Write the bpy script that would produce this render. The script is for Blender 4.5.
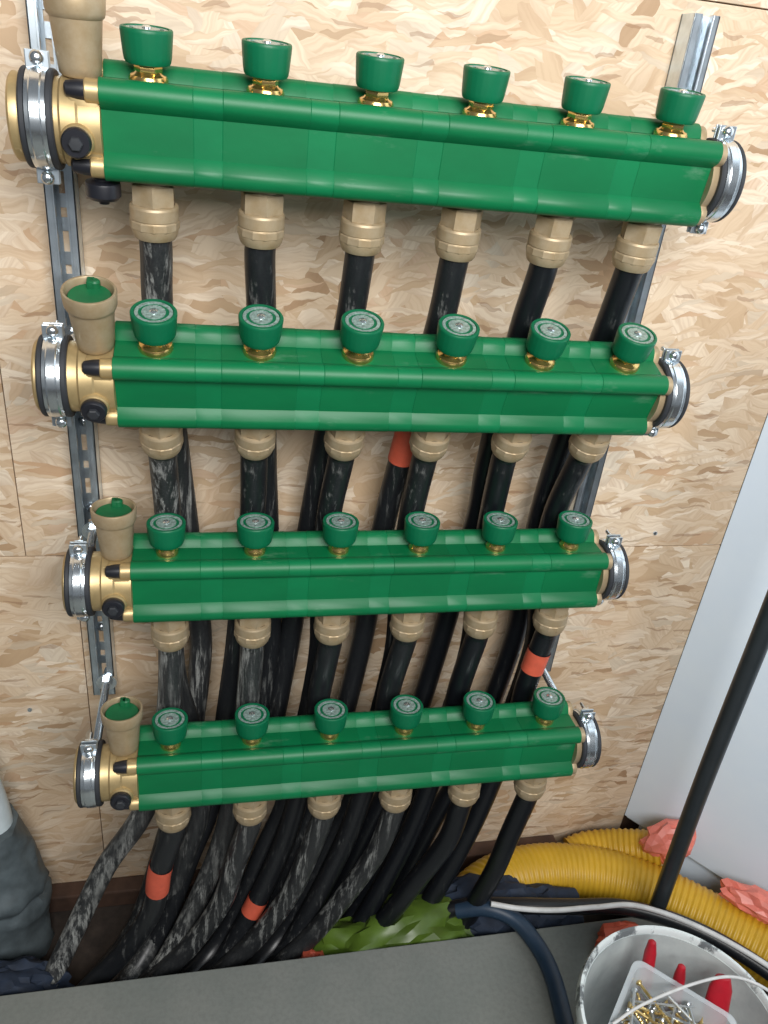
import bpy, bmesh, math, random
from math import sin, cos, pi, radians
from mathutils import Vector, Matrix, noise
random.seed(7)
S = bpy.context.scene
COL = S.collection
for o in list(bpy.data.objects): bpy.data.objects.remove(o)

# ------------------------------------------------------------------ camera
cam_d = bpy.data.cameras.new('camera'); cam = bpy.data.objects.new('camera', cam_d); COL.objects.link(cam)
cam.location = (0.0489, -0.8091, 1.3021)
cam.rotation_mode = 'XYZ'
cam.rotation_euler = (radians(60.943), radians(-5.763), radians(-10.917))
cam_d.sensor_fit = 'VERTICAL'; cam_d.sensor_height = 24.0; cam_d.lens = 800.14/1024*24.0
cam_d.clip_start = 0.02; cam_d.clip_end = 50
S.camera = cam
# ------------------------------------------------------------------ world and daylight
w = bpy.data.worlds.new('room_air'); S.world = w; w.use_nodes = True
w.node_tree.nodes['Background'].inputs[0].default_value = (0.80, 0.90, 1.0, 1)
w.node_tree.nodes['Background'].inputs[1].default_value = 0.11
def window_light(name, loc, target, sx, sy, power, col):
    d = bpy.data.lights.new(name, 'AREA'); d.shape = 'RECTANGLE'; d.size = sx; d.size_y = sy
    d.energy = power; d.color = col
    o = bpy.data.objects.new(name, d); COL.objects.link(o); o.location = loc
    o.rotation_euler = (Vector(target)-Vector(loc)).to_track_quat('-Z', 'Y').to_euler()
    return o
window_light('window_daylight', (0.30, -1.55, 1.92), (0.45, 0.15, 1.75), 1.2, 0.8, 50, (1.0, 0.985, 0.97))
S.view_settings.view_transform = 'Standard'; S.view_settings.look = 'None'
S.view_settings.exposure = 0.17; S.view_settings.gamma = 1.0
S.view_settings.use_curve_mapping = False

# ------------------------------------------------------------------ materials
class NT:
    def __init__(s, name):
        s.m = bpy.data.materials.new(name); s.m.use_nodes = True
        s.t = s.m.node_tree; s.b = s.t.nodes['Principled BSDF']
    def n(s, typ, **kw):
        nd = s.t.nodes.new(typ)
        for k, v in kw.items(): setattr(nd, k, v)
        return nd
    def l(s, a, b): s.t.links.new(a, b)
    def mix(s, fac, a, b):
        nd = s.n('ShaderNodeMix', data_type='RGBA')
        for sock, v in ((0, fac), (6, a), (7, b)):
            if hasattr(v, 'is_output'): s.l(v, nd.inputs[sock])
            else: nd.inputs[sock].default_value = v if not isinstance(v, tuple) else (*v, 1)
        return nd.outputs[2]
    def ramp(s, fac, pts):
        nd = s.n('ShaderNodeValToRGB'); s.l(fac, nd.inputs[0]); e = nd.color_ramp.elements
        while len(e) < len(pts): e.new(0.5)
        for i, (p, c) in enumerate(pts): e[i].position = p; e[i].color = (*c, 1) if isinstance(c, tuple) else (c, c, c, 1)
        return nd.outputs[0]
    def noise(s, scale, detail=3, rough=.55, stretch=None, coord='Object', rot=None):
        tc = s.n('ShaderNodeTexCoord'); v = tc.outputs[coord]
        if stretch or rot:
            mp = s.n('ShaderNodeMapping'); s.l(v, mp.inputs[0])
            if stretch: mp.inputs[3].default_value = stretch
            if rot: mp.inputs[2].default_value = rot
            v = mp.outputs[0]
        nz = s.n('ShaderNodeTexNoise'); nz.inputs['Scale'].default_value = scale
        nz.inputs['Detail'].default_value = detail; nz.inputs['Roughness'].default_value = rough
        s.l(v, nz.inputs[0]); return nz.outputs[0]
    def bump(s, h, strength, dist=.001):
        b = s.n('ShaderNodeBump'); b.inputs['Strength'].default_value = strength; b.inputs['Distance'].default_value = dist
        s.l(h, b.inputs['Height']); s.l(b.outputs[0], s.b.inputs['Normal'])
    def set(s, col=None, rough=.5, metal=0., **kw):
        if col is not None:
            if hasattr(col, 'is_output'): s.l(col, s.b.inputs['Base Color'])
            else: s.b.inputs['Base Color'].default_value = (*col, 1)
        if hasattr(rough, 'is_output'): s.l(rough, s.b.inputs['Roughness'])
        else: s.b.inputs['Roughness'].default_value = rough
        s.b.inputs['Metallic'].default_value = metal
        for k, v in kw.items(): s.b.inputs[k].default_value = v
        return s.m

def lin(r, g, b):
    f = lambda c: (c/255/12.92) if c/255 <= .04045 else ((c/255+.055)/1.055)**2.4
    return (f(r), f(g), f(b))

M = {}
def simple(name, col, rough=.5, metal=0., var=.12, scale=40, bump=0., **kw):
    t = NT(name); nz = t.noise(scale, 4)
    c = t.mix(t.ramp(nz, [(.3, 0.), (.7, 1.)]), tuple(x*(1-var) for x in col), tuple(min(1, x*(1+var)) for x in col))
    if bump: t.bump(nz, bump)
    M[name] = t.set(c, rough, metal, **kw)
def green(name, col, rough):
    t = NT(name)
    a = t.noise(14, 4, .6, stretch=(.5, 1, 1)); d = t.noise(230, 3, .6)
    c = t.mix(t.ramp(a, [(.35, 0.), (.7, 1.)]), tuple(x*.86 for x in col), tuple(x*1.1 for x in col))
    dust = t.ramp(t.noise(34, 6, .72, stretch=(.35, 1, 1)), [(.60, 0.), (.82, .32)])
    c = t.mix(dust, c, (.30, .42, .34))
    t.bump(d, .12, .0006)
    M[name] = t.set(c, rough, 0., **{'Specular IOR Level': .36})
green('green_plastic', (.0010, .140, .046), .45)
green('green_spacer', (.0014, .156, .054), .45)
green('green_knob', (.0018, .132, .055), .42)
simple('green_lid', (.004, .12, .04), .45, scale=90)
simple('silver_print', (.24, .33, .30), .22, .2, var=.45, scale=320)
simple('silver_screw', (.75, .80, .82), .18, .9, scale=100)
simple('brass', (.50, .375, .185), .42, .6, scale=60, var=.15)
simple('brass_bright', (.80, .55, .20), .22, .95, scale=60, var=.1)
def dusty_brass():
    t = NT('brass_dusty'); a = t.noise(55, 5, .65)
    c = t.mix(t.ramp(a, [(.3, 0.), (.72, 1.)]), (.36, .265, .145), (.46, .375, .255))
    M['brass_dusty'] = t.set(c, .5, .42)
dusty_brass()
simple('zinc', (.62, .70, .76), .30, .92, var=.18, scale=45)
simple('zinc_bright', (.78, .84, .88), .22, .95, var=.12, scale=60)
simple('rubber', (.022, .025, .030), .62, scale=80, bump=.2)
simple('black_plastic', (.012, .013, .018), .38, scale=80)
def pipe_mat(name, amount):
    t = NT(name)
    s1 = t.noise(75, 7, .78, stretch=(1.6, 1.6, .13)); s2 = t.noise(11, 4, .6, stretch=(1, 1, .6)); s3 = t.noise(420, 2, .6)
    big = t.ramp(s2, [(.44, .08), (.64, 1.)])
    mask = t.ramp(s1, [(.60-.08*amount, 0.), (.74-.09*amount, min(.85, .25+.42*amount))])
    mul = t.n('ShaderNodeMath', operation='MULTIPLY'); t.l(mask, mul.inputs[0]); t.l(big, mul.inputs[1])
    film = t.n('ShaderNodeMath', operation='MULTIPLY_ADD'); t.l(s3, film.inputs[0]); film.inputs[1].default_value = .07*amount; t.l(mul.outputs[0], film.inputs[2])
    c = t.mix(film.outputs[0], (.0050, .0062, .0088), (.36, .37, .35))
    rg = t.ramp(film.outputs[0], [(0., .34), (.4, .85)])
    M[name] = t.set(c, rg, 0.)
pipe_mat('pipe_clean', .10); pipe_mat('pipe_scuffed', .55); pipe_mat('pipe_dusty', 1.25); pipe_mat('pipe_plaster', 1.75)
simple('pole_black', (.022, .028, .032), .36, scale=60)
simple('orange_tape', lin(205, 92, 68), .5, scale=60)
simple('orange_foil', lin(228, 128, 112), .42, scale=30, var=.18)
simple('red_handle', lin(172, 24, 40), .35, scale=60)
simple('grey_wrap', lin(84, 94, 98), .55, scale=26, var=.4, bump=.4)
simple('white_pipe', lin(205, 218, 222), .4, scale=20)
simple('navy_cloth', lin(30, 42, 60), .75, scale=60, var=.3, bump=.5)
simple('navy_hose', lin(34, 54, 74), .45, scale=60)
simple('green_bag', lin(78, 102, 34), .38, scale=24, var=.25)
simple('yellow_hose', lin(200, 158, 40), .42, scale=20, var=.1)
simple('white_cable', lin(205, 206, 205), .5, scale=60)
simple('screw_steel', (.62, .65, .66), .28, .95, scale=90)
simple('screw_brass', (.70, .52, .22), .30, .95, scale=90)
simple('earth', (.040, .030, .024), .95, scale=30, var=.5, bump=.8)
simple('sill_wood', (.075, .040, .026), .8, scale=30, var=.3)
def slab_mat():
    t = NT('grey_board'); a = t.noise(6, 5, .6); b = t.noise(150, 3, .6)
    c = t.mix(t.ramp(a, [(.3, 0.), (.7, 1.)]), (.165, .185, .170), (.225, .235, .215)); c = t.mix(t.ramp(b, [(.4, 0.), (.8, .35)]), c, (.105, .11, .10))
    t.bump(b, .3); M['grey_board'] = t.set(c, .8)
slab_mat()
def plaster():
    t = NT('white_board'); a = t.noise(5, 4, .6); b = t.noise(240, 2)
    c = t.mix(t.ramp(a, [(.35, 0.), (.7, 1.)]), (.74, .86, .98), (.79, .90, .99)); t.bump(b, .08)
    M['white_board'] = t.set(c, .55)
plaster()
def bucket_mat():
    t = NT('bucket_plastic'); a = t.noise(26, 6, .7, stretch=(1, 1, .5))
    c = t.mix(t.ramp(a, [(.50, 0.), (.57, .85)]), (.70, .76, .76), (.05, .06, .07))
    M['bucket_rim'] = t.set(c, .42)
    t = NT('bucket_inner'); a = t.noise(14, 5, .65)
    c = t.mix(t.ramp(a, [(.42, 0.), (.75, .6)]), (.52, .57, .56), (.22, .25, .27)); M['bucket_white'] = t.set(c, .42)
bucket_mat()
def clear():
    t = NT('clear_plastic'); a = t.noise(30, 4)
    c = t.mix(a, (.62, .68, .72), (.80, .85, .88))
    M['clear_plastic'] = t.set(c, .28, 0., Alpha=.42)
clear()
def osb():
    t = NT('osb_strands')
    tc = t.n('ShaderNodeTexCoord'); oi = t.n('ShaderNodeObjectInfo')
    cb = t.n('ShaderNodeCombineXYZ'); mm = t.n('ShaderNodeMath', operation='MULTIPLY'); mm.inputs[1].default_value = 9.
    t.l(oi.outputs['Random'], mm.inputs[0]); t.l(mm.outputs[0], cb.inputs[0]); t.l(mm.outputs[0], cb.inputs[2])
    va = t.n('ShaderNodeVectorMath', operation='ADD'); t.l(tc.outputs['Object'], va.inputs[0]); t.l(cb.outputs[0], va.inputs[1])
    # bend the strands a little
    nz = t.n('ShaderNodeTexNoise'); nz.inputs['Scale'].default_value = 24; nz.inputs['Detail'].default_value = 3; t.l(va.outputs[0], nz.inputs[0])
    sb = t.n('ShaderNodeVectorMath', operation='SUBTRACT'); t.l(nz.outputs[1], sb.inputs[0]); sb.inputs[1].default_value = (.5, .5, .5)
    sc = t.n('ShaderNodeVectorMath', operation='SCALE'); t.l(sb.outputs[0], sc.inputs[0]); sc.inputs[3].default_value = .024
    vv = t.n('ShaderNodeVectorMath', operation='ADD'); t.l(va.outputs[0], vv.inputs[0]); t.l(sc.outputs[0], vv.inputs[1])
    sp = t.n('ShaderNodeSeparateXYZ'); t.l(vv.outputs[0], sp.inputs[0])
    flat = t.n('ShaderNodeCombineXYZ'); t.l(sp.outputs[0], flat.inputs[0]); t.l(sp.outputs[2], flat.inputs[1])
    pale = [(0., (.37, .235, .130)), (.07, (.52, .37, .225)), (.22, (.625, .475, .32)), (.6, (.69, .555, .40)), (1., (.785, .67, .525))]
    col = None; hgt = None
    layers = [(4, 9, 30, .0), (-28, 10, 38, .40), (20, 9, 33, .45), (-8, 12, 52, .52), (52, 12, 42, .62), (-58, 13, 46, .66), (8, 18, 110, .70), (-14, 24, 140, .78)]
    for i, (ang, sx, sy, thr) in enumerate(layers):
        mp = t.n('ShaderNodeMapping', vector_type='POINT'); t.l(flat.outputs[0], mp.inputs[0])
        mp.inputs[1].default_value = (i*3.7, i*1.9, 0); mp.inputs[2].default_value = (0, 0, radians(ang)); mp.inputs[3].default_value = (1, 1, 1)
        st = t.n('ShaderNodeVectorMath', operation='MULTIPLY'); t.l(mp.outputs[0], st.inputs[0]); st.inputs[1].default_value = (sx, sy, 1)
        vo = t.n('ShaderNodeTexVoronoi', voronoi_dimensions='2D', feature='F1'); vo.inputs['Scale'].default_value = 1.; t.l(st.outputs[0], vo.inputs[0])
        vs = t.n('ShaderNodeSeparateColor'); t.l(vo.outputs['Color'], vs.inputs[0])
        fb = t.n('ShaderNodeVectorMath', operation='MULTIPLY'); t.l(mp.outputs[0], fb.inputs[0]); fb.inputs[1].default_value = (14, 260, 1)
        fn = t.n('ShaderNodeTexNoise', noise_dimensions='2D'); fn.inputs['Scale'].default_value = 1.; fn.inputs['Detail'].default_value = 2; t.l(fb.outputs[0], fn.inputs[0])
        base = t.ramp(vs.outputs[1], pale)
        fib = t.ramp(fn.outputs[0], [(.42, 0.), (.72, .45)])
        base = t.mix(fib, base, (.46, .31, .19))
        grey = t.ramp(vs.outputs[2], [(.92, 0.), (.93, .40)]); base = t.mix(grey, base, (.52, .47, .38))
        rust = t.ramp(vs.outputs[2], [(.04, .50), (.06, 0.)]); base = t.mix(rust, base, (.50, .295, .165))
        # painted shadow line along part of the strand's edge, where it lifts over the strand below
        ed = t.ramp(vo.outputs['Distance'], [(.50, 0.), (.78, .32)])
        base = t.mix(ed, base, (.40, .25, .14))
        if i == 0: col = base; hgt = vs.outputs[2]
        else:
            gt = t.n('ShaderNodeMath', operation='GREATER_THAN'); t.l(vs.outputs[0], gt.inputs[0]); gt.inputs[1].default_value = thr
            col = t.mix(gt.outputs[0], col, base); h = t.n('ShaderNodeMix', data_type='FLOAT'); t.l(gt.outputs[0], h.inputs[0]); t.l(hgt, h.inputs[2]); t.l(vs.outputs[2], h.inputs[3]); hgt = h.outputs[0]
    blot = t.n('ShaderNodeTexNoise'); blot.inputs['Scale'].default_value = 9; blot.inputs['Detail'].default_value = 4; t.l(va.outputs[0], blot.inputs[0])
    col = t.mix(t.ramp(blot.outputs[0], [(.47, 0.), (.70, .42)]), col, (.57, .40, .25))
    # sparse thin dark slivers
    st = t.n('ShaderNodeVectorMath', operation='MULTIPLY'); t.l(flat.outputs[0], st.inputs[0]); st.inputs[1].default_value = (34, 230, 1)
    vo = t.n('ShaderNodeTexVoronoi', voronoi_dimensions='2D', feature='F1'); vo.inputs['Scale'].default_value = 1.; t.l(st.outputs[0], vo.inputs[0])
    vs = t.n('ShaderNodeSeparateColor'); t.l(vo.outputs['Color'], vs.inputs[0])
    gt = t.n('ShaderNodeMath', operation='GREATER_THAN'); t.l(vs.outputs[0], gt.inputs[0]); gt.inputs[1].default_value = .976
    ml = t.n('ShaderNodeMath', operation='MULTIPLY'); t.l(gt.outputs[0], ml.inputs[0]); ml.inputs[1].default_value = .45
    col = t.mix(ml.outputs[0], col, (.24, .12, .055))
    t.bump(hgt, .35, .0012)
    M['osb'] = t.set(col, .55)
osb()

# ------------------------------------------------------------------ mesh helpers
class MB:
    def __init__(s): s.v = []; s.f = []
    def add(s, vs, fs):
        k = len(s.v); s.v += [tuple(v) for v in vs]; s.f += [tuple(i+k for i in f) for f in fs]; return s
    def box(s, x0, x1, y0, y1, z0, z1, b=0., mat=None):
        bm = bmesh.new(); bmesh.ops.create_cube(bm, size=1)
        for v in bm.verts: v.co = Vector(((x0+x1)/2+v.co.x*(x1-x0), (y0+y1)/2+v.co.y*(y1-y0), (z0+z1)/2+v.co.z*(z1-z0)))
        if b: bmesh.ops.bevel(bm, geom=bm.edges[:], offset=b, segments=2, affect='EDGES', profile=.5)
        if mat: bmesh.ops.transform(bm, matrix=mat, verts=bm.verts)
        bm.verts.index_update(); s.add([v.co.copy() for v in bm.verts], [[v.index for v in f.verts] for f in bm.faces]); bm.free(); return s
    def lathe(s, prof, n=24, mat=None, phase=0.):
        """prof: [(r, h)] revolved about local Z; radius 0 ends are closed"""
        vs = []; fs = []; rows = []
        for r, h in prof:
            if r < 1e-7: rows.append([len(vs)]); vs.append(Vector((0, 0, h)))
            else:
                rows.append(list(range(len(vs), len(vs)+n)))
                vs += [Vector((r*cos(2*pi*i/n+phase), r*sin(2*pi*i/n+phase), h)) for i in range(n)]
        for a, b in zip(rows, rows[1:]):
            for i in range(n):
                j = (i+1) % n
                if len(a) == 1 and len(b) > 1: fs.append((a[0], b[j], b[i]))
                elif len(b) == 1 and len(a) > 1: fs.append((a[i], a[j], b[0]))
                elif len(a) > 1: fs.append((a[i], a[j], b[j], b[i]))
        if mat: vs = [mat @ v for v in vs]
        return s.add(vs, fs)
    def extrude_x(s, prof, x0, x1, bev=0., sc=1., cen=(0, 0)):
        """closed (y, z) outline extruded along X with a small end chamfer"""
        n = len(prof); vs = []; fs = []
        cy, cz = cen
        def ring(x, k): return [(x, cy+(y-cy)*k, cz+(z-cz)*k) for y, z in prof]
        rg = [(x0, sc-bev*22), (x0+bev, sc), (x1-bev, sc), (x1, sc-bev*22)] if bev else [(x0, sc), (x1, sc)]
        for x, k in rg: vs += ring(x, k)
        for q in range(len(rg)-1):
            for i in range(n): j = (i+1) % n; fs.append((q*n+i, q*n+j, (q+1)*n+j, (q+1)*n+i))
        fs.append(tuple(range(n))[::-1]); fs.append(tuple((len(rg)-1)*n+i for i in range(n)))
        return s.add(vs, fs)
    def tube(s, pts, r, n=14, closed_ends=True):
        pts = [Vector(p) for p in pts]; N = len(pts)
        T = [(pts[min(i+1, N-1)]-pts[max(i-1, 0)]).normalized() for i in range(N)]
        up = Vector((1, 0, 0)) if abs(T[0].x) < .9 else Vector((0, 1, 0))
        U = (up-T[0]*up.dot(T[0])).normalized(); vs = []; fs = []
        for i in range(N):
            U = (U-T[i]*U.dot(T[i])).normalized(); V = T[i].cross(U)
            ri = r[i] if isinstance(r, (list, tuple)) else r
            vs += [pts[i]+(U*cos(2*pi*k/n)+V*sin(2*pi*k/n))*ri for k in range(n)]
        for i in range(N-1):
            for k in range(n): j = (k+1) % n; fs.append((i*n+k, i*n+j, (i+1)*n+j, (i+1)*n+k))
        if closed_ends: fs.append(tuple(range(n))[::-1]); fs.append(tuple((N-1)*n+k for k in range(n)))
        return s.add(vs, fs)
    def build(s, name, mat, parent=None, smooth=38, loc=None):
        me = bpy.data.meshes.new(name); me.from_pydata(s.v, [], s.f); me.update()
        bm = bmesh.new(); bm.from_mesh(me); bmesh.ops.recalc_face_normals(bm, faces=bm.faces); bm.to_mesh(me); bm.free()
        if smooth:
            me.polygons.foreach_set('use_smooth', [True]*len(me.polygons)); me.set_sharp_from_angle(angle=radians(smooth))
        me.materials.append(M[mat])
        o = bpy.data.objects.new(name, me); COL.objects.link(o)
        if parent: o.parent = parent
        if loc: o.location = loc
        return o
def spline(P, n=10):
    P = [Vector(p) for p in P]; out = []
    Q = [P[0]*2-P[1]]+P+[P[-1]*2-P[-2]]
    for i in range(1, len(Q)-2):
        a, b, c, d = Q[i-1:i+3]
        for k in range(n):
            t = k/n; out.append(.5*((2*b)+(c-a)*t+(2*a-5*b+4*c-d)*t*t+(3*b-a-3*c+d)*t**3))
    out.append(P[-1]); return out
def along(p0, p1):
    """matrix that carries local Z from p0 towards p1"""
    p0 = Vector(p0); p1 = Vector(p1); d = p1-p0
    return Matrix.Translation(p0) @ d.to_track_quat('Z', 'Y').to_matrix().to_4x4()
RX = lambda a: Matrix.Rotation(radians(a), 4, 'X')
RY = lambda a: Matrix.Rotation(radians(a), 4, 'Y')
RZ = lambda a: Matrix.Rotation(radians(a), 4, 'Z')
TR = lambda x, y, z: Matrix.Translation((x, y, z))
def thing(name, loc, label, cat, group=None):
    o = bpy.data.objects.new(name, None); COL.objects.link(o); o.location = loc; o.empty_display_size = .02
    return tag(o, label, cat, group)
def tag(o, label, cat, group=None):
    o['label'] = label; o['category'] = cat
    if group: o['group'] = group
    return o
def struct(o, label=None):
    o['kind'] = 'structure'
    if label: o['label'] = label; o['category'] = o.name.split('_')[0]
    return o
def kids(o): return [c for c in bpy.data.objects if c.parent == o]
def copy_tree(o, parent=None):
    c = o.copy(); COL.objects.link(c); c.parent = parent
    for k in kids(o): copy_tree(k, c)
    return c
def lump(name, mat, cen, size, seed, amp=.25, freq=3., sub=4, rot=0., ridge=True, parent=None, flat=False):
    bm = bmesh.new(); bmesh.ops.create_icosphere(bm, subdivisions=sub, radius=1)
    off = Vector((seed*3.1, seed*7.7, seed*1.3))
    R = Matrix.Rotation(rot, 3, 'Z')
    for v in bm.verts:
        p = v.co.normalized()
        h = noise.noise(p*freq+off)
        h2 = 1-2*abs(noise.noise(p*freq*1.9+off*2)) if ridge else noise.noise(p*freq*2+off)
        k = 1+amp*h+amp*.55*h2
        q = p*k; q = Vector((q.x*size[0], q.y*size[1], q.z*size[2])); v.co = R @ q
    mb = MB(); bm.verts.index_update(); mb.add([v.co.copy() for v in bm.verts], [[v.index for v in f.verts] for f in bm.faces]); bm.free()
    return mb.build(name, mat, parent, smooth=0 if flat else 32, loc=cen)

# ------------------------------------------------------------------ setting
WALL_Y = 0.143
struct(MB().box(-1.6, 2.6, -3.2, .17, -.06, 0).build('floor', 'earth', smooth=0), 'dark dirty ground in the gap along the wall')
wall = struct(MB().box(-1.6, .95, WALL_Y+.014, WALL_Y+.05, 0, 2.6).build('wall_back', 'sill_wood', smooth=0), 'pale oriented strand board wall behind the manifolds')
g = .0007
CX = .8423
panels = [(-1.6, -.128, 0, .696), (-.128, CX, 0, .696), (-1.6, -.187, .696, 1.401), (-.187, CX, .696, 1.401), (-1.6, .34, 1.401, 2.1), (.34, CX, 1.401, 2.1)]
for x0, x1, z0, z1 in panels:
    MB().box(x0+g, x1-g*.4, WALL_Y, WALL_Y+.0135, z0+g, z1-g, b=.0008).build('osb_panel', 'osb', wall, smooth=0)
for x, z in ((-.205, .016), (-.21, .43), (.72, .72), (.735, 1.38)):
    MB().lathe([(0, .0022), (.003, .0018), (.0042, 0), (.0042, -.004)], 12, TR(x, WALL_Y, z) @ RX(90)).build('wall_screw', 'zinc_bright', wall)
# splayed white board wall on the right; its lower edge stops short of the ground
ang = radians(38); ca, sa = cos(ang), sin(ang)
mw = TR(CX, WALL_Y, 0) @ Matrix.Rotation(-(pi/2-ang), 4, 'Z')
wr = struct(MB().box(0, 1.6, 0, .0125, .072, 2.6, b=.001, mat=mw).build('wall_right', 'white_board', smooth=0), 'white plasterboard wall on the right meeting the strand board')
MB().box(.03, 1.6, .013, .06, 0, 2.6, mat=mw).build('stud_frame', 'white_board', wr, smooth=0)
MB().box(.005, 1.6, .002, .016, .069, .0735, mat=mw).build('edge_bead', 'white_pipe', wr, smooth=0)
# grey board laid on bearers in front of the pipes
tb = tag(MB().box(-1.2, .80, -1.9, -.092, .098, .12, b=.0015).build('floor_board', 'grey_board', smooth=0), 'large dull grey board lying flat in front of the pipes', 'board')
for bx in (-.9, -.45, .70):
    MB().box(bx-.04, bx+.04, -1.8, -.2, 0, .098, b=.002).build('bearer', 'sill_wood', tb, smooth=0)
tag(MB().box(-1.2, .7, .112, WALL_Y-.001, 0, .038, b=.003).build('sill_plate', 'sill_wood', smooth=0), 'reddish brown timber strip along the foot of the strand board', 'timber')

# ------------------------------------------------------------------ steel mounting rails
def rail(xc, z0, z1, label, screws):
    yb = WALL_Y-.001; yf = .113; hw = .015; t = .0018
    r = thing('mounting_rail', (xc, yb, z0), label, 'rail', 'steel rails on the wall')
    mb = MB(); H = z1-z0; D = yb-yf
    for s in (-1, 1):
        a, b = sorted((s*hw, s*(hw-t))); mb.box(a, b, -D, 0, 0, H, b=.0004)
        a, b = sorted((s*hw, s*(hw-.0075))); mb.box(a, b, -D, -D+t, 0, H, b=.0004)
        a, b = sorted((s*(hw-.0075), s*(hw-.0075-t))); mb.box(a, b, -D, -D+.006, 0, H)
        a, b = sorted((s*hw, s*.0048)); mb.box(a, b, -t, 0, 0, H)
    z = 0; k = 0
    while z < H:                                   # bars of web between the punched slots
        gap = .022 if k % 2 == 0 else .010; bar = .014
        mb.box(-.0052, .0052, -t, 0, z, min(H, z+bar)); z += bar+gap; k += 1
    mb.build('channel', 'zinc', r, smooth=0)
    for z in screws:
        MB().lathe([(0, .0062), (.0035, .0055), (.0062, .0032), (.0072, 0), (.0072, -.003)], 14, TR(0, -t, z-z0) @ RX(90)).build('screw_head', 'zinc_bright', r)
    return r
rail(-.0994, .478, 1.62, 'perforated steel mounting rail behind the left ends of the manifolds', (1.185, .928, .892, .772, .58))
rail(.5726, .478, 1.386, 'perforated steel mounting rail behind the right ends of the manifolds', (1.325, 1.12, .66))

# ------------------------------------------------------------------ manifolds
ROWS = [(0., 0., 1.270), (-.001, -.0253, 1.0417), (.0013, .0001, .7889), (.0002, -.0528, .5386)]
TILT = [radians(a) for a in (6.5, 17.4, .7, -3.4)]           # each manifold is turned a little in its clamps
def on_row(r, lx, ly, lz):
    x, y, z = ROWS[r]; c, s = cos(TILT[r]), sin(TILT[r])
    return Vector((x+lx, y+ly*c-lz*s, z+ly*s+lz*c))
def outline(grow=0., n=170):
    cy, cz = 0., -.035
    lob = [(-.0265, -.0062, .0112), (.0225, .0010, .0110), (-.0255, -.0660, .0112), (.0225, -.0660, .0112)]
    rc = (-.0268, .0270, -.0705, .0)
    out = []
    for i in range(n):
        a = 2*pi*i/n; dy, dz = cos(a), sin(a); best = 0
        tx = ((rc[1] if dy > 0 else rc[0])-cy)/dy if abs(dy) > 1e-6 else 9; tz = ((rc[3] if dz > 0 else rc[2])-cz)/dz if abs(dz) > 1e-6 else 9
        best = min(tx, tz)
        for ly, lz, r in lob:
            py, pz = ly-cy, lz-cz; b = py*dy+pz*dz; q = b*b-(py*py+pz*pz-r*r)
            if q > 0: best = max(best, b+math.sqrt(q))
        best += grow
        out.append((cy+dy*best, cz+dz*best))
    return out
OUT = outline(); OUTS = outline(-.00025)
AX = (-.001, -.0365)              # tube axis (y, z)
LOBES = [(-.0265, -.0062), (.0225, .0010), (-.0255, -.0660), (.0225, -.0660)]

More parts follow.
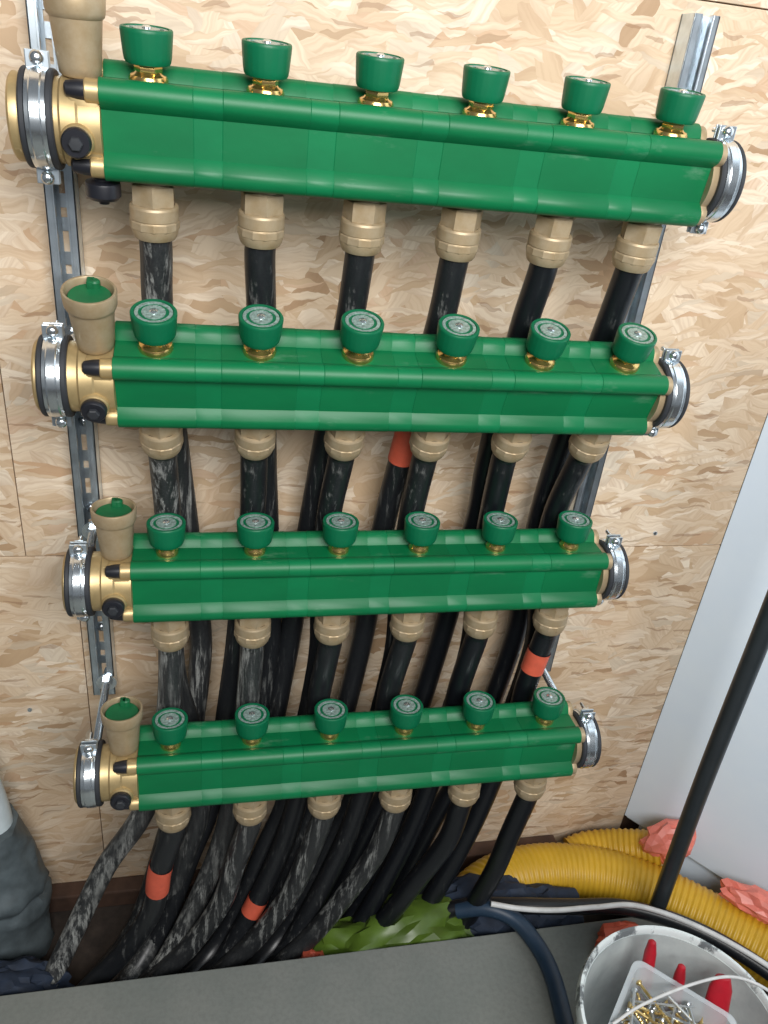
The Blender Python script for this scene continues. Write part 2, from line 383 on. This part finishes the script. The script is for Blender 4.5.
def stem_mesh(R, ph):
    mb = MB().lathe([(0, -.004), (R, -.004), (R+.0004, .0000), (R-.0010, .0025), (.0120 if R > .013 else .0110, .0038), (.0104, .0055)], 32)
    return mb.lathe([(.0108, .0035), (.0118, .005), (.0118, .0105), (.0105, .0120)], 6, RZ(ph)).lathe([(.0098, .010), (.0098, .018), (0, .018)], 20)
def make_manifold():
    T = thing('manifold', (0, 0, 0), '', 'manifold', 'green manifolds on the wall')
    for k in range(6):
        MB().extrude_x(OUT, k*.1-(.0385 if k == 0 else .0375), k*.1+(.0405 if k == 5 else .0375), bev=.0004, cen=(0, -.035)).build('body_section', 'green_plastic', T, smooth=30)
    for k in range(5):
        MB().extrude_x(OUTS, k*.1+.0375, k*.1+.0625, bev=.0004, cen=(0, -.035)).build('spacer_section', 'green_spacer', T, smooth=30)
    # left brass block
    mb = MB()
    mb.lathe([(0, 0), (.0335, 0), (.0355, .002), (.0355, .010), (.0345, .012), (.0345, .040), (.0362, .042), (.0362, .054), (.0345, .056), (.0345, .0735), (0, .0735)], 40, TR(-.1125, *AX) @ RY(90))
    for ly, lz in LOBES:
        mb.lathe([(0, 0), (.0088, 0), (.0096, .001), (.0096, .0125), (0, .0125)], 20, TR(-.0500, ly, lz) @ RY(90))
    mb.box(-.064, -.0385, -.0300, .026, -.066, -.001, b=.003)
    mb.lathe([(0, 0), (.0138, 0), (.0138, .010), (.0125, .012), (0, .012)], 28, TR(-.0580, -.028, -.044) @ RX(90))
    mb.lathe([(0, 0), (.014, 0), (.014, .012), (0, .012)], 28, TR(-.0560, .003, -.004))
    mb.build('inlet_block', 'brass', T)
    # right brass end
    mb = MB()
    mb.lathe([(0, 0), (.0345, 0), (.0345, .012), (.0335, .014), (.0335, .032), (.030, .0345), (0, .036)], 40, TR(.5400, *AX) @ RY(90))
    mb.build('end_cap', 'brass_dusty', T)
    mb = MB().extrude_x(outline(-.0022), .5400, .5475, bev=.0008, cen=(0, -.035)).build('end_plate', 'brass_dusty', T, smooth=30)
    # tie rod caps
    for ly, lz in (LOBES[0], LOBES[2]):
        MB().lathe([(0, -.0165), (.0040, -.0162), (.0062, -.0145), (.0078, -.006), (.0082, 0), (0, 0)], 20, TR(-.0500, ly, lz) @ RY(90)).build('rod_cap', 'black_plastic', T)
    # front plug
    p = MB().lathe([(.0116, 0), (.0122, .001), (.0122, .006), (.0108, .008), (0, .008)], 28, TR(-.0580, -.040, -.044) @ RX(90)).build('front_plug', 'black_plastic', T)
    MB().lathe([(.0060, 0), (.0060, .0030), (.005, .0040), (0, .0045)], 6, TR(-.0580, -.048, -.044) @ RX(90)).build('plug_hexagon', 'rubber', p, smooth=20)
    # air vent cup with a recessed green lid
    v = MB().lathe([(0, .000), (.0150, .000), (.0170, .002), (.0178, .008), (.0206, .040), (.0210, .043), (.0228, .0445), (.0238, .0475), (.0246, .0600), (.0240, .0615), (.0222, .0615), (.0212, .060), (.0205, .050), (0, .050)], 36, TR(-.0555, 0, 0)).build('air_vent', 'brass_dusty', T)
    mb = MB().lathe([(0, .0515), (.0192, .0515), (.0196, .0545), (.0184, .0560), (.0150, .0552), (0, .0552)], 32, TR(-.0555, 0, 0))
    mb.box(-.0035, .0035, .0105, .0205, .054, .0625, b=.001, mat=TR(-.0555, 0, 0))
    mb.lathe([(.0050, .054), (.0050, .061), (.0035, .0625), (0, .0625)], 14, TR(-.0520, .0150, 0))
    mb.build('vent_lid', 'green_lid', v)
    # valves
    hexm = lambda: None
    for k in range(6):
        x = k*.1
        mb = stem_mesh(.0164, 12*k)
        mb.build('valve_stem', 'brass_bright', T, loc=(x, 0, .0035))
        mb = MB(); n = 72; prof = [(.0001, .0145), (.0165, .0145), (.0184, .0152), (.0196, .0172), (.0203, .021), (.0211, .030), (.0218, .0385), (.0217, .0405), (.0210, .0415), (.0196, .0418), (.0184, .0416), (.0182, .0400), (.0001, .0400)]
        mb.lathe(prof, n)
        for vi, vv in enumerate(mb.v):                              # shallow grip flutes
            r = math.hypot(vv[0], vv[1])
            if r > .0190 and .016 < vv[2] < .0400:
                a = math.atan2(vv[1], vv[0]); kx = 1-.012*(.5+.5*cos(a*24)); mb.v[vi] = (vv[0]*kx, vv[1]*kx, vv[2])
        kn = mb.build('knob', 'green_knob', T, loc=(x, 0, 0))
        MB().lathe([(.0142, .0398), (.0144, .0409), (.0176, .0409), (.0179, .0398)], 40).build('scale_ring', 'silver_print', kn)
        MB().lathe([(.0112, .0398), (.0112, .0411), (0, .0411)], 32).build('dial_plate', 'silver_print', kn)
        MB().lathe([(.0042, .0409), (.0040, .0421), (.0026, .0431), (0, .0434)], 18).build('dial_screw', 'silver_screw', kn)
        f = MB().lathe([(0, -.070), (.0172, -.070), (.0172, -.0815), (.0190, -.0830)], 28).lathe([(.0195, -.0825), (.0212, -.0840), (.0212, -.1010), (.0195, -.1025)], 6, RZ(30+9*k)).build('compression_fitting', 'brass_dusty', T, loc=(x, 0, .0005), smooth=25)
        MB().lathe([(.0190, -.1010), (.0218, -.1020), (.0226, -.1040), (.0226, -.1140), (.0218, -.1150), (.0222, -.1160), (.0222, -.1240), (.0206, -.1300), (.0190, -.1325), (.0158, -.1325)], 32).lathe([(.0224, -.1155), (.0232, -.1165), (.0232, -.1225), (.0222, -.1240)], 12, RZ(7*k)).build('fitting_nut', 'brass_dusty', f, smooth=20)
    return T
man = make_manifold()
labels = ['topmost green manifold with a black drain cap under its left end', 'second green manifold from the top with six green knobs',
          'third green manifold from the top, above the lowest one', 'lowest green manifold, nearest the floor, standing out on long bolts']
mans = [man]+[copy_tree(man) for _ in range(3)]
small = stem_mesh(.0122, 0).build('valve_stem', 'brass_bright'); sm = small.data; bpy.data.objects.remove(small)
for i, (o, (x, y, z), lb) in enumerate(zip(mans, ROWS, labels)):
    o.location = (x, y, z); o.rotation_euler.x = TILT[i]; o['label'] = lb
    if i > 1:                                                    # the two lower manifolds have narrower brass collars
        for c in kids(o):
            if c.name.startswith('valve_stem'): c.data = sm
mb = MB().lathe([(0, -.070), (.0085, -.070), (.0085, -.080), (.0150, -.082), (.0155, -.084), (.0155, -.0935), (.0130, -.0965), (.0050, -.0970), (.0045, -.1010), (0, -.1010)], 24, TR(-.0430, -.012, 0))
dc = mb.build('drain_cap', 'black_plastic', mans[0])

# ------------------------------------------------------------------ pipe clamps
def clamp(xr, row, left, label):
    cx, cy, cz = on_row(row, xr, *AX)
    T = thing('pipe_clamp', (cx, cy, cz), label, 'clamp', 'rubber lined pipe clamps')
    MX = RY(90)
    MB().lathe([(.0352, -.0135), (.0388, -.0135), (.0400, -.0120), (.0400, -.0088), (.0380, -.0082), (.0380, .0082), (.0400, .0088), (.0400, .0120), (.0388, .0135), (.0352, .0135), (.0352, -.0135)], 48, MX).build('rubber_lining', 'rubber', T)
    MB().lathe([(.0380, -.0080), (.0399, -.0080), (.0402, -.0050), (.0409, -.0038), (.0409, .0038), (.0402, .0050), (.0399, .0080), (.0380, .0080), (.0380, -.0080)], 48, MX).build('band', 'zinc_bright', T, smooth=24)
    for s, lean in ((1, -4), (-1, 4)):
        rot = RX(0)
        mb = MB().box(-.0095, .0095, -.0055, -.0030, .037, .0525, b=.0008).box(-.0095, .0095, .0010, .0035, .037, .0525, b=.0008)
        mb.v = [tuple(Matrix.Rotation(0 if s > 0 else pi, 4, 'X') @ Vector(v)) for v in mb.v]
        lg = mb.build('lug', 'zinc', T, smooth=0)
        mb = MB().lathe([(0, .0050), (.0028, .0048), (.0052, .0030), (.0060, 0), (0, 0)], 16, TR(0, -.0058, s*.0468) @ RX(90)).lathe([(.0024, -.004), (.0024, .013), (0, .013)], 10, TR(0, .0125, s*.0468) @ RX(90) @ TR(0, 0, -.004))
        mb.box(-.0045, .0045, .0036, .0072, s*.0468-.0045, s*.0468+.0045)
        mb.build('clamp_screw', 'zinc_bright', lg)
    # threaded rod back to the rail with nuts
    yb = .1395-cy; pts = []; rr = []
    n = int((yb-.040)/.0011)
    for i in range(n+1): pts.append((0, .040+(yb-.040)*i/n, 0)); rr.append(.0055 if i % 2 else .0048)
    MB().tube(pts, rr, 10).build('threaded_rod', 'zinc_bright', T)
    MB().lathe([(.0050, 0), (.0092, 0), (.0092, .0085), (.0050, .0085)], 6, TR(0, .0405, 0) @ RX(-90)).build('boss_nut', 'zinc', T, smooth=20)
    yr = .113-cy
    MB().lathe([(.0035, 0), (.0088, 0), (.0088, .0065), (.0035, .0065)], 6, TR(0, yr-.0088, 0) @ RX(-90)).lathe([(.0035, 0), (.0140, 0), (.0140, .0022), (.0035, .0022)], 24, TR(0, yr-.0023, 0) @ RX(-90)).build('rod_nut', 'zinc_bright', T, smooth=20)
    return T
names = ['topmost', 'second', 'third', 'lowest']
for r in range(4):
    clamp((-.0895, -.0945, -.0960, -.0955)[r], r, True, f'steel pipe clamp on the left end of the {names[r]} green manifold')
    clamp(.5605, r, False, f'steel pipe clamp on the right end of the {names[r]} green manifold')

# ------------------------------------------------------------------ black pipes
PR = .0155
paths = {}
X1a = [-.001, .104, .198, .299, .397, .499]; X1b = [.020, .121, .178, .277, .405, .496]; X1c = [.036, .130, .157, .263, .382, .499]
X2b = [.001, .100, .194, .300, .408, .496]; X2c = [-.001, .080, .196, .304, .416, .516]
X3c = [-.003, .098, .193, .290, .391, .492]
def bottom(x, y, z, dx, dy, ze):
    """the sweep from the vertical run to the left and forward under the grey board"""
    return [(x-.18*dx, y+.1*dy, z-.13), (x-.42*dx, y+.28*dy, z-.235), (x-.72*dx, y+.55*dy, ze+.055), (x-1.0*dx, y+.85*dy, ze), (x-1.45*dx, y+1.5*dy, ze-.008), (x-1.9*dx, y+2.2*dy, ze-.012)]
def start(r, k): return [on_row(r, .1*k, 0, -.110), on_row(r, .1*k, 0, -.132), on_row(r, .1*k, .002, -.150)]
for k in range(6):
    paths[0, k] = start(0, k)+[(X1a[k], .033, 1.06), ((X1a[k]*2+X1b[k])/3, .060, .955), ((X1a[k]+X1b[k]*2)/3, .080, .86), (X1b[k], .088, .78), ((X1b[k]+X1c[k])/2, .090, .68), (X1c[k], .090, .56)] + bottom(X1c[k]-.004, .088, .47, .12+.012*k, -.10, .052)
    paths[1, k] = start(1, k)+[(X2b[k], .049, .80), ((X2b[k]+X2c[k])/2, .056, .68), (X2c[k], .054, .56)] + bottom(X2c[k]-.004, .052, .46, .13+.008*k, -.09, .05)
    paths[2, k] = start(2, k)+[(X3c[k], .004, .56), (X3c[k]-.004, .006, .47)] + bottom(X3c[k]-.006, .008, .43, .13, -.06, .047)
    ax = [-.014, .088, .190, .293, .397, .496][k]; bx = [-.034, .064, .163, .256, .358, .484][k]; q = (1, 1, 1, 1, .9, .45)[k]
    paths[3, k] = start(3, k)+[(ax-.006, -.058, .31), (bx, -.050, .215), (bx-.045*q, -.046, .115), (bx-.10*q, -.062, .058), (bx-.17*q, -.13, .038), (bx-.25*q, -.22, .034)]
paths[2, 0] = [*paths[2, 0][:4], (-.018, .002, .45), (-.048, .0, .35), (-.101, .0, .251), (-.152, -.018, .135), (-.188, -.05, .070), (-.24, -.13, .045), (-.30, -.24, .04)]
paths[1, 0] = [*paths[1, 0][:6], (.024, .050, .45), (.036, .028, .345), (.010, .020, .230), (-.022, .010, .110), (-.06, -.03, .060), (-.13, -.12, .04), (-.2, -.22, .04)]
paths[1, 0][5] = (.002, .054, .56)
matof = {}
for r in range(4):
    for k in range(6): matof[r, k] = 'pipe_clean' if k > 3 else 'pipe_scuffed'
for q in ((0, 0), (2, 0), (1, 0), (0, 1), (3, 1), (2, 1)): matof[q] = 'pipe_dusty'
for q in ((2, 0), (2, 1)): matof[q] = 'pipe_plaster'
matof[1, 0] = 'pipe_dusty'; matof[0, 1] = 'pipe_scuffed'; matof[1, 1] = 'pipe_scuffed'; matof[3, 2] = 'pipe_dusty'; matof[3, 3] = 'pipe_dusty'
ordn = ['first', 'second', 'third', 'fourth', 'fifth', 'sixth']
tapes = {(3, 0): (.262, .322), (2, 5): (.580, .618), (0, 3): (.872, .930), (2, 2): (.135, .165)}
for (r, k), P in paths.items():
    p0 = Vector(P[0]); pts = spline(P, 7)
    e = thing('black_pipe', p0, f'black plastic pipe leaving the {ordn[k]} outlet from the left of the {names[r]} green manifold', 'pipe', 'black pipes below the manifolds')
    MB().tube([p-p0 for p in pts], PR, 16).build('pipe_wall', matof[r, k], e, smooth=60)
    if (r, k) in tapes:
        z0, z1 = tapes[r, k]; fine = spline(P, 40); sel = [p-p0 for p in fine if z0 < p.z < z1]
        MB().tube(sel, PR+.0010, 20, False).build('tape_band', 'orange_tape', e, smooth=60)['label'] = 'orange tape wrapped round the pipe'

# ------------------------------------------------------------------ hoses, cables and litter on the right
def corrugated(name, P, R, pitch, mat, label, cat, amp=.0022):
    pts = spline(P, 60); L = [0]
    for a, b in zip(pts, pts[1:]): L.append(L[-1]+(b-a).length)
    res = []; rr = []; s = 0; i = 0; st = pitch/6
    while s < L[-1]:
        while L[i+1] < s: i += 1
        t = (s-L[i])/(L[i+1]-L[i]); res.append(pts[i].lerp(pts[i+1], t)); rr.append(R-amp*.5+amp*.5*max(-1, min(1, 1.5*cos(2*pi*s/pitch)))); s += st
    p0 = res[0]
    o = MB().tube([p-p0 for p in res], rr, 28).build(name, mat, None, smooth=70, loc=p0)
    return tag(o, label, cat)
corrugated('drainage_hose', [(.455, -.045, .035), (.485, -.002, .055), (.535, .030, .061), (.600, .044, .063), (.680, .040, .063), (.770, .012, .063), (.860, -.050, .063), (.962, -.150, .063), (1.06, -.28, .063), (1.15, -.42, .063)], .050, .0105, 'yellow_hose', 'yellow corrugated hose arching along the floor past the black pole', 'hose')
corrugated('hose_end', [(.715, .086, .040), (.745, .088, .050), (.785, .078, .064), (.825, .060, .080), (.862, .040, .096)], .036, .0105, 'yellow_hose', 'short yellow hose end behind the long hose, its mouth wrapped in orange foil', 'hose')
pole = tag(MB().tube(spline([(-.030, -.010, 1.0), (-.020, -.004, .6), (-.012, 0, .30), (0, 0, 0)], 10), .0132, 18).build('black_pole', 'pole_black', None, smooth=60, loc=(.775, -.088, .118)), 'tall black pole standing upright before the white wall', 'pole')
pts = [(.40, -.035, .10), (.46, -.045, .128), (.53, -.062, .140), (.62, -.076, .142), (.71, -.088, .142), (.80, -.126, .138), (.875, -.190, .136), (.95, -.29, .134), (1.02, -.40, .134)]
tag(MB().tube(spline(pts, 10), .0125, 14).build('black_hose', 'pipe_clean', None, smooth=60), 'black hose lying beside the white cable at the edge of the board', 'hose')
pts = [(.482, -.070, .165), (.53, -.083, .163), (.585, -.092, .163), (.65, -.097, .166), (.72, -.103, .166), (.80, -.145, .164), (.877, -.214, .162), (.95, -.31, .160), (1.0, -.40, .158)]
tag(MB().tube(spline(pts, 10), .0042, 10).build('white_cable', 'white_cable', None, smooth=60), 'thin white cable curving over the black hose', 'cable')
pts = [(.44, -.045, .120), (.482, -.060, .140), (.522, -.085, .140), (.545, -.128, .1345), (.551, -.175, .1345), (.545, -.235, .1345), (.53, -.33, .1345), (.50, -.48, .1345)]
tag(MB().tube(spline(pts, 10), .0130, 14).build('blue_hose', 'navy_hose', None, smooth=60), 'dark blue hose bending over the grey board beside the bucket', 'hose')
tag(lump('navy_cloth', 'navy_cloth', (.500, -.025, .075), (.105, .050, .045), 3, .28, 2.4, rot=-.1), 'crumpled dark blue cloth between the green bag and the yellow hose', 'cloth')
tag(lump('navy_rag', 'navy_cloth', (.600, -.040, .070), (.070, .045, .040), 9, .3, 2.6), 'crumpled dark blue rag lying under the white cable', 'cloth')
tag(lump('green_plastic_bag', 'green_bag', (.345, -.055, .066), (.135, .062, .052), 5, .34, 2.1, rot=.12), 'crumpled lime green plastic bag at the foot of the pipes', 'bag')
tag(lump('orange_foil', 'orange_foil', (.862, .034, .128), (.042, .026, .038), 11, .38, 1.9, sub=3, flat=True), 'crumpled orange foil over the hose end behind the black pole', 'foil')
tag(lump('orange_foil', 'orange_foil', (.965, -.105, .124), (.060, .022, .022), 14, .36, 2.2, sub=3, rot=-.75, flat=True), 'crumpled orange foil lying on the yellow hose at the right edge', 'foil')
tag(lump('orange_foil', 'orange_tape', (.690, -.140, .132), (.045, .030, .018), 17, .3, 2.2, sub=3, flat=True), 'orange scrap behind the rim of the white bucket', 'foil')
tag(lump('orange_scrap', 'orange_tape', (.203, -.075, .060), (.030, .020, .030), 21, .3, 2.2, sub=3, flat=True), 'orange scrap at the edge of the grey board below the pipes', 'foil')
tag(lump('orange_scrap', 'orange_tape', (.563, -.275, .132), (.014, .018, .012), 23, .3, 2.2, sub=3, flat=True), 'small orange scrap left of the white bucket', 'foil')

# ------------------------------------------------------------------ wrapped pipe at the left
e = thing('wrapped_pipe', (-.275, .075, 0), 'grey wrapped pipe with a white upper end at the left edge', 'pipe')
prof = []; mb = MB(); n = 40; rows = 46
vs = []; fs = []
for j in range(rows):
    z = .275*j/(rows-1); base = .066-.028*max(0, (z-.12)/.155)**1.1 - .010*math.exp(-((z-.125)/.010)**2)
    for i in range(n):
        a = 2*pi*i/n; p = Vector((cos(a)*1.2, sin(a)*1.2, z*14+.6*sin(a)))
        h = noise.noise(p*.8); h2 = 1-2*abs(noise.noise(p*1.5+Vector((5, 2, 1)))); r = base*(1+.16*h+.12*h2); vs.append((r*cos(a)+.01*(z/.3-.4), r*sin(a), z))
for j in range(rows-1):
    for i in range(n): q = (i+1) % n; fs.append((j*n+i, j*n+q, (j+1)*n+q, (j+1)*n+i))
fs.append(tuple((rows-1)*n+i for i in range(n)))
mb.add(vs, fs).build('foil_wrap', 'grey_wrap', e, smooth=40)
MB().tube(spline([(.012, 0, .24), (.007, 0, .33), (-.018, 0, .50), (-.040, 0, .75)], 8), .026, 20).build('white_pipe_end', 'white_pipe', e, smooth=60)
tag(lump('blue_cloth', 'navy_cloth', (-.255, -.055, .060), (.09, .04, .045), 31, .3, 2.2), 'crumpled dark blue cloth at the lower left corner by the wrapped pipe', 'cloth')

# ------------------------------------------------------------------ bucket with tools
BX, BY, BZ = .615, -.355, .12
e = thing('plastic_bucket', (BX, BY, BZ), 'round white plastic bucket with a smeared rim at the lower right', 'bucket')
MB().lathe([(0, 0), (.100, 0), (.104, .004), (.124, .190), (.1215, .190), (.101, .006), (0, .005)], 56).build('shell', 'bucket_white', e, smooth=40)
MB().lathe([(.1225, .178), (.1288, .180), (.1300, .184), (.1298, .196), (.1280, .2000), (.1245, .2000), (.1228, .197), (.1222, .184), (.1225, .178)], 64).build('rim', 'bucket_rim', e, smooth=40)
# clear tub lying in the bucket mouth
C = Vector((.585, -.280)); u = Vector((-.70, -.714)).normalized(); v = Vector((.714, -.70)).normalized(); LU, LV = .112, .124
cen = C+u*LU/2+v*LV/2
tubm = Matrix(((u.x, v.x, 0, cen.x), (u.y, v.y, 0, cen.y), (0, 0, 1, .268), (0, 0, 0, 1)))
def rrect(hx, hy, r, n=6):
    out = []
    for sx, sy, a0 in ((1, 1, 0), (-1, 1, 90), (-1, -1, 180), (1, -1, 270)):
        for i in range(n+1): a = radians(a0+90*i/n); out.append((sx*(hx-r)+r*cos(a), sy*(hy-r)+r*sin(a)))
    return out
mb = MB(); vs = []; fs = []
prof = [(-.012, 0), (-.010, .0), (0, .062), (.004, .0625), (.004, .065), (-.0025, .065), (-.0125, .002)]
for d, z in prof: vs += [(x, y, z) for x, y in rrect(LU/2+d, LV/2+d, .014)]
n = len(rrect(1, 1, .1))
for q in range(len(prof)-1):
    for i in range(n): j = (i+1) % n; fs.append((q*n+i, q*n+j, (q+1)*n+j, (q+1)*n+i))
fs.append(tuple(range(n))); fs.append(tuple((len(prof)-1)*n+i for i in range(n)))
tb = tag(mb.add([Vector(p) for p in vs], fs).build('clear_tub', 'clear_plastic', None, smooth=30), 'clear plastic tub of screws in the mouth of the white bucket', 'tub')
tb.matrix_world = tubm
def screw_mesh(mat, L):
    mb = MB().lathe([(0, 0), (.0042, 0), (.0042, .0008), (.0020, .0035)], 10)
    pr = [(.0020, .0035), (.0019, L*.35)]; m = 22
    for i in range(m): pr.append((.0021 if i % 2 else .0014, L*.35+(L*.9-L*.35)*i/m))
    pr += [(.0012, L*.92), (0, L)]
    return mb.lathe(pr, 8)
sc = [screw_mesh('', .078).build('screw', 'screw_steel', None, smooth=40), screw_mesh('', .070).build('screw', 'screw_brass', None, smooth=40)]
rnd = random.Random(4); cnt = 0
lab = ['silver screw lying loose among others in the clear tub', 'brass coloured screw lying loose among others in the clear tub']
first = [True, True]
for i in range(80):
    kx = 0 if rnd.random() < .5 else 1
    o = sc[kx] if first[kx] else sc[kx].copy()
    if not first[kx]: COL.objects.link(o)
    first[kx] = False
    a = rnd.uniform(0, 2*pi) if i % 3 else rnd.gauss(.85, .25); z = .008+.048*(i/80)
    px = rnd.uniform(-LU/2+.010, LU/2-.018); py = rnd.uniform(-LV/2+.010, LV/2-.018)
    d = Vector((cos(a), sin(a), rnd.uniform(-.22, .22))).normalized(); Ls = .078 if kx == 0 else .070
    c0 = Vector((px, py, z))-d*Ls/2
    for ax_, lim in ((0, LU/2-.010), (1, LV/2-.010)):               # keep both ends inside the tub
        for endp in (c0[ax_], c0[ax_]+d[ax_]*Ls):
            if endp > lim: c0[ax_] -= endp-lim
            if endp < -lim: c0[ax_] += -lim-endp
    o.matrix_world = tubm @ (Matrix.Translation(c0) @ d.to_track_quat('Z', 'Y').to_matrix().to_4x4())
    tag(o, lab[kx], 'screw', ['silver screws in the tub', 'brass screws in the tub'][kx])
def handle(p0, p1, r, label, wide=1.):
    p0, p1 = Vector(p0), Vector(p1); L = (p1-p0).length
    T = thing('hand_tool', p0, label, 'tool', 'red handled tools in the bucket')
    m = along((0, 0, 0), p1-p0) @ Matrix.Diagonal((wide, 1, 1, 1))
    MB().lathe([(r*.7, L*.30), (r*.85, L*.34), (r*.75, L*.40), (r, L*.50), (r*1.05, L*.70), (r*.92, L*.90), (r*.6, L*.98), (0, L)], 18, m).build('handle_grip', 'red_handle', T)
    MB().lathe([(0, 0), (.0035, 0), (.0035, L*.31), (0, L*.32)], 10, along((0, 0, 0), p1-p0)).build('shaft', 'zinc', T)
handle((.604, -.320, .150), (.613, -.262, .345), .0085, 'red tool handle nearest the left of the bucket, leaning on the rim')
handle((.632, -.345, .150), (.645, -.290, .330), .0080, 'red tool handle in the middle of the three in the bucket')
handle((.668, -.375, .150), (.690, -.313, .335), .0105, 'broad red tool handle on the right of the three in the bucket', 1.5)
pts = [(.515, -.352, .338), (.56, -.338, .343), (.631, -.326, .348), (.69, -.322, .345), (.735, -.332, .330), (.77, -.345, .30), (.80, -.36, .24), (.83, -.38, .16), (.86, -.41, .124), (.92, -.45, .124)]
tag(MB().tube(spline(pts, 10), .0020, 8).build('thin_wire', 'white_cable', None, smooth=60), 'thin pale wire laid across the clear tub and over the bucket rim', 'wire')
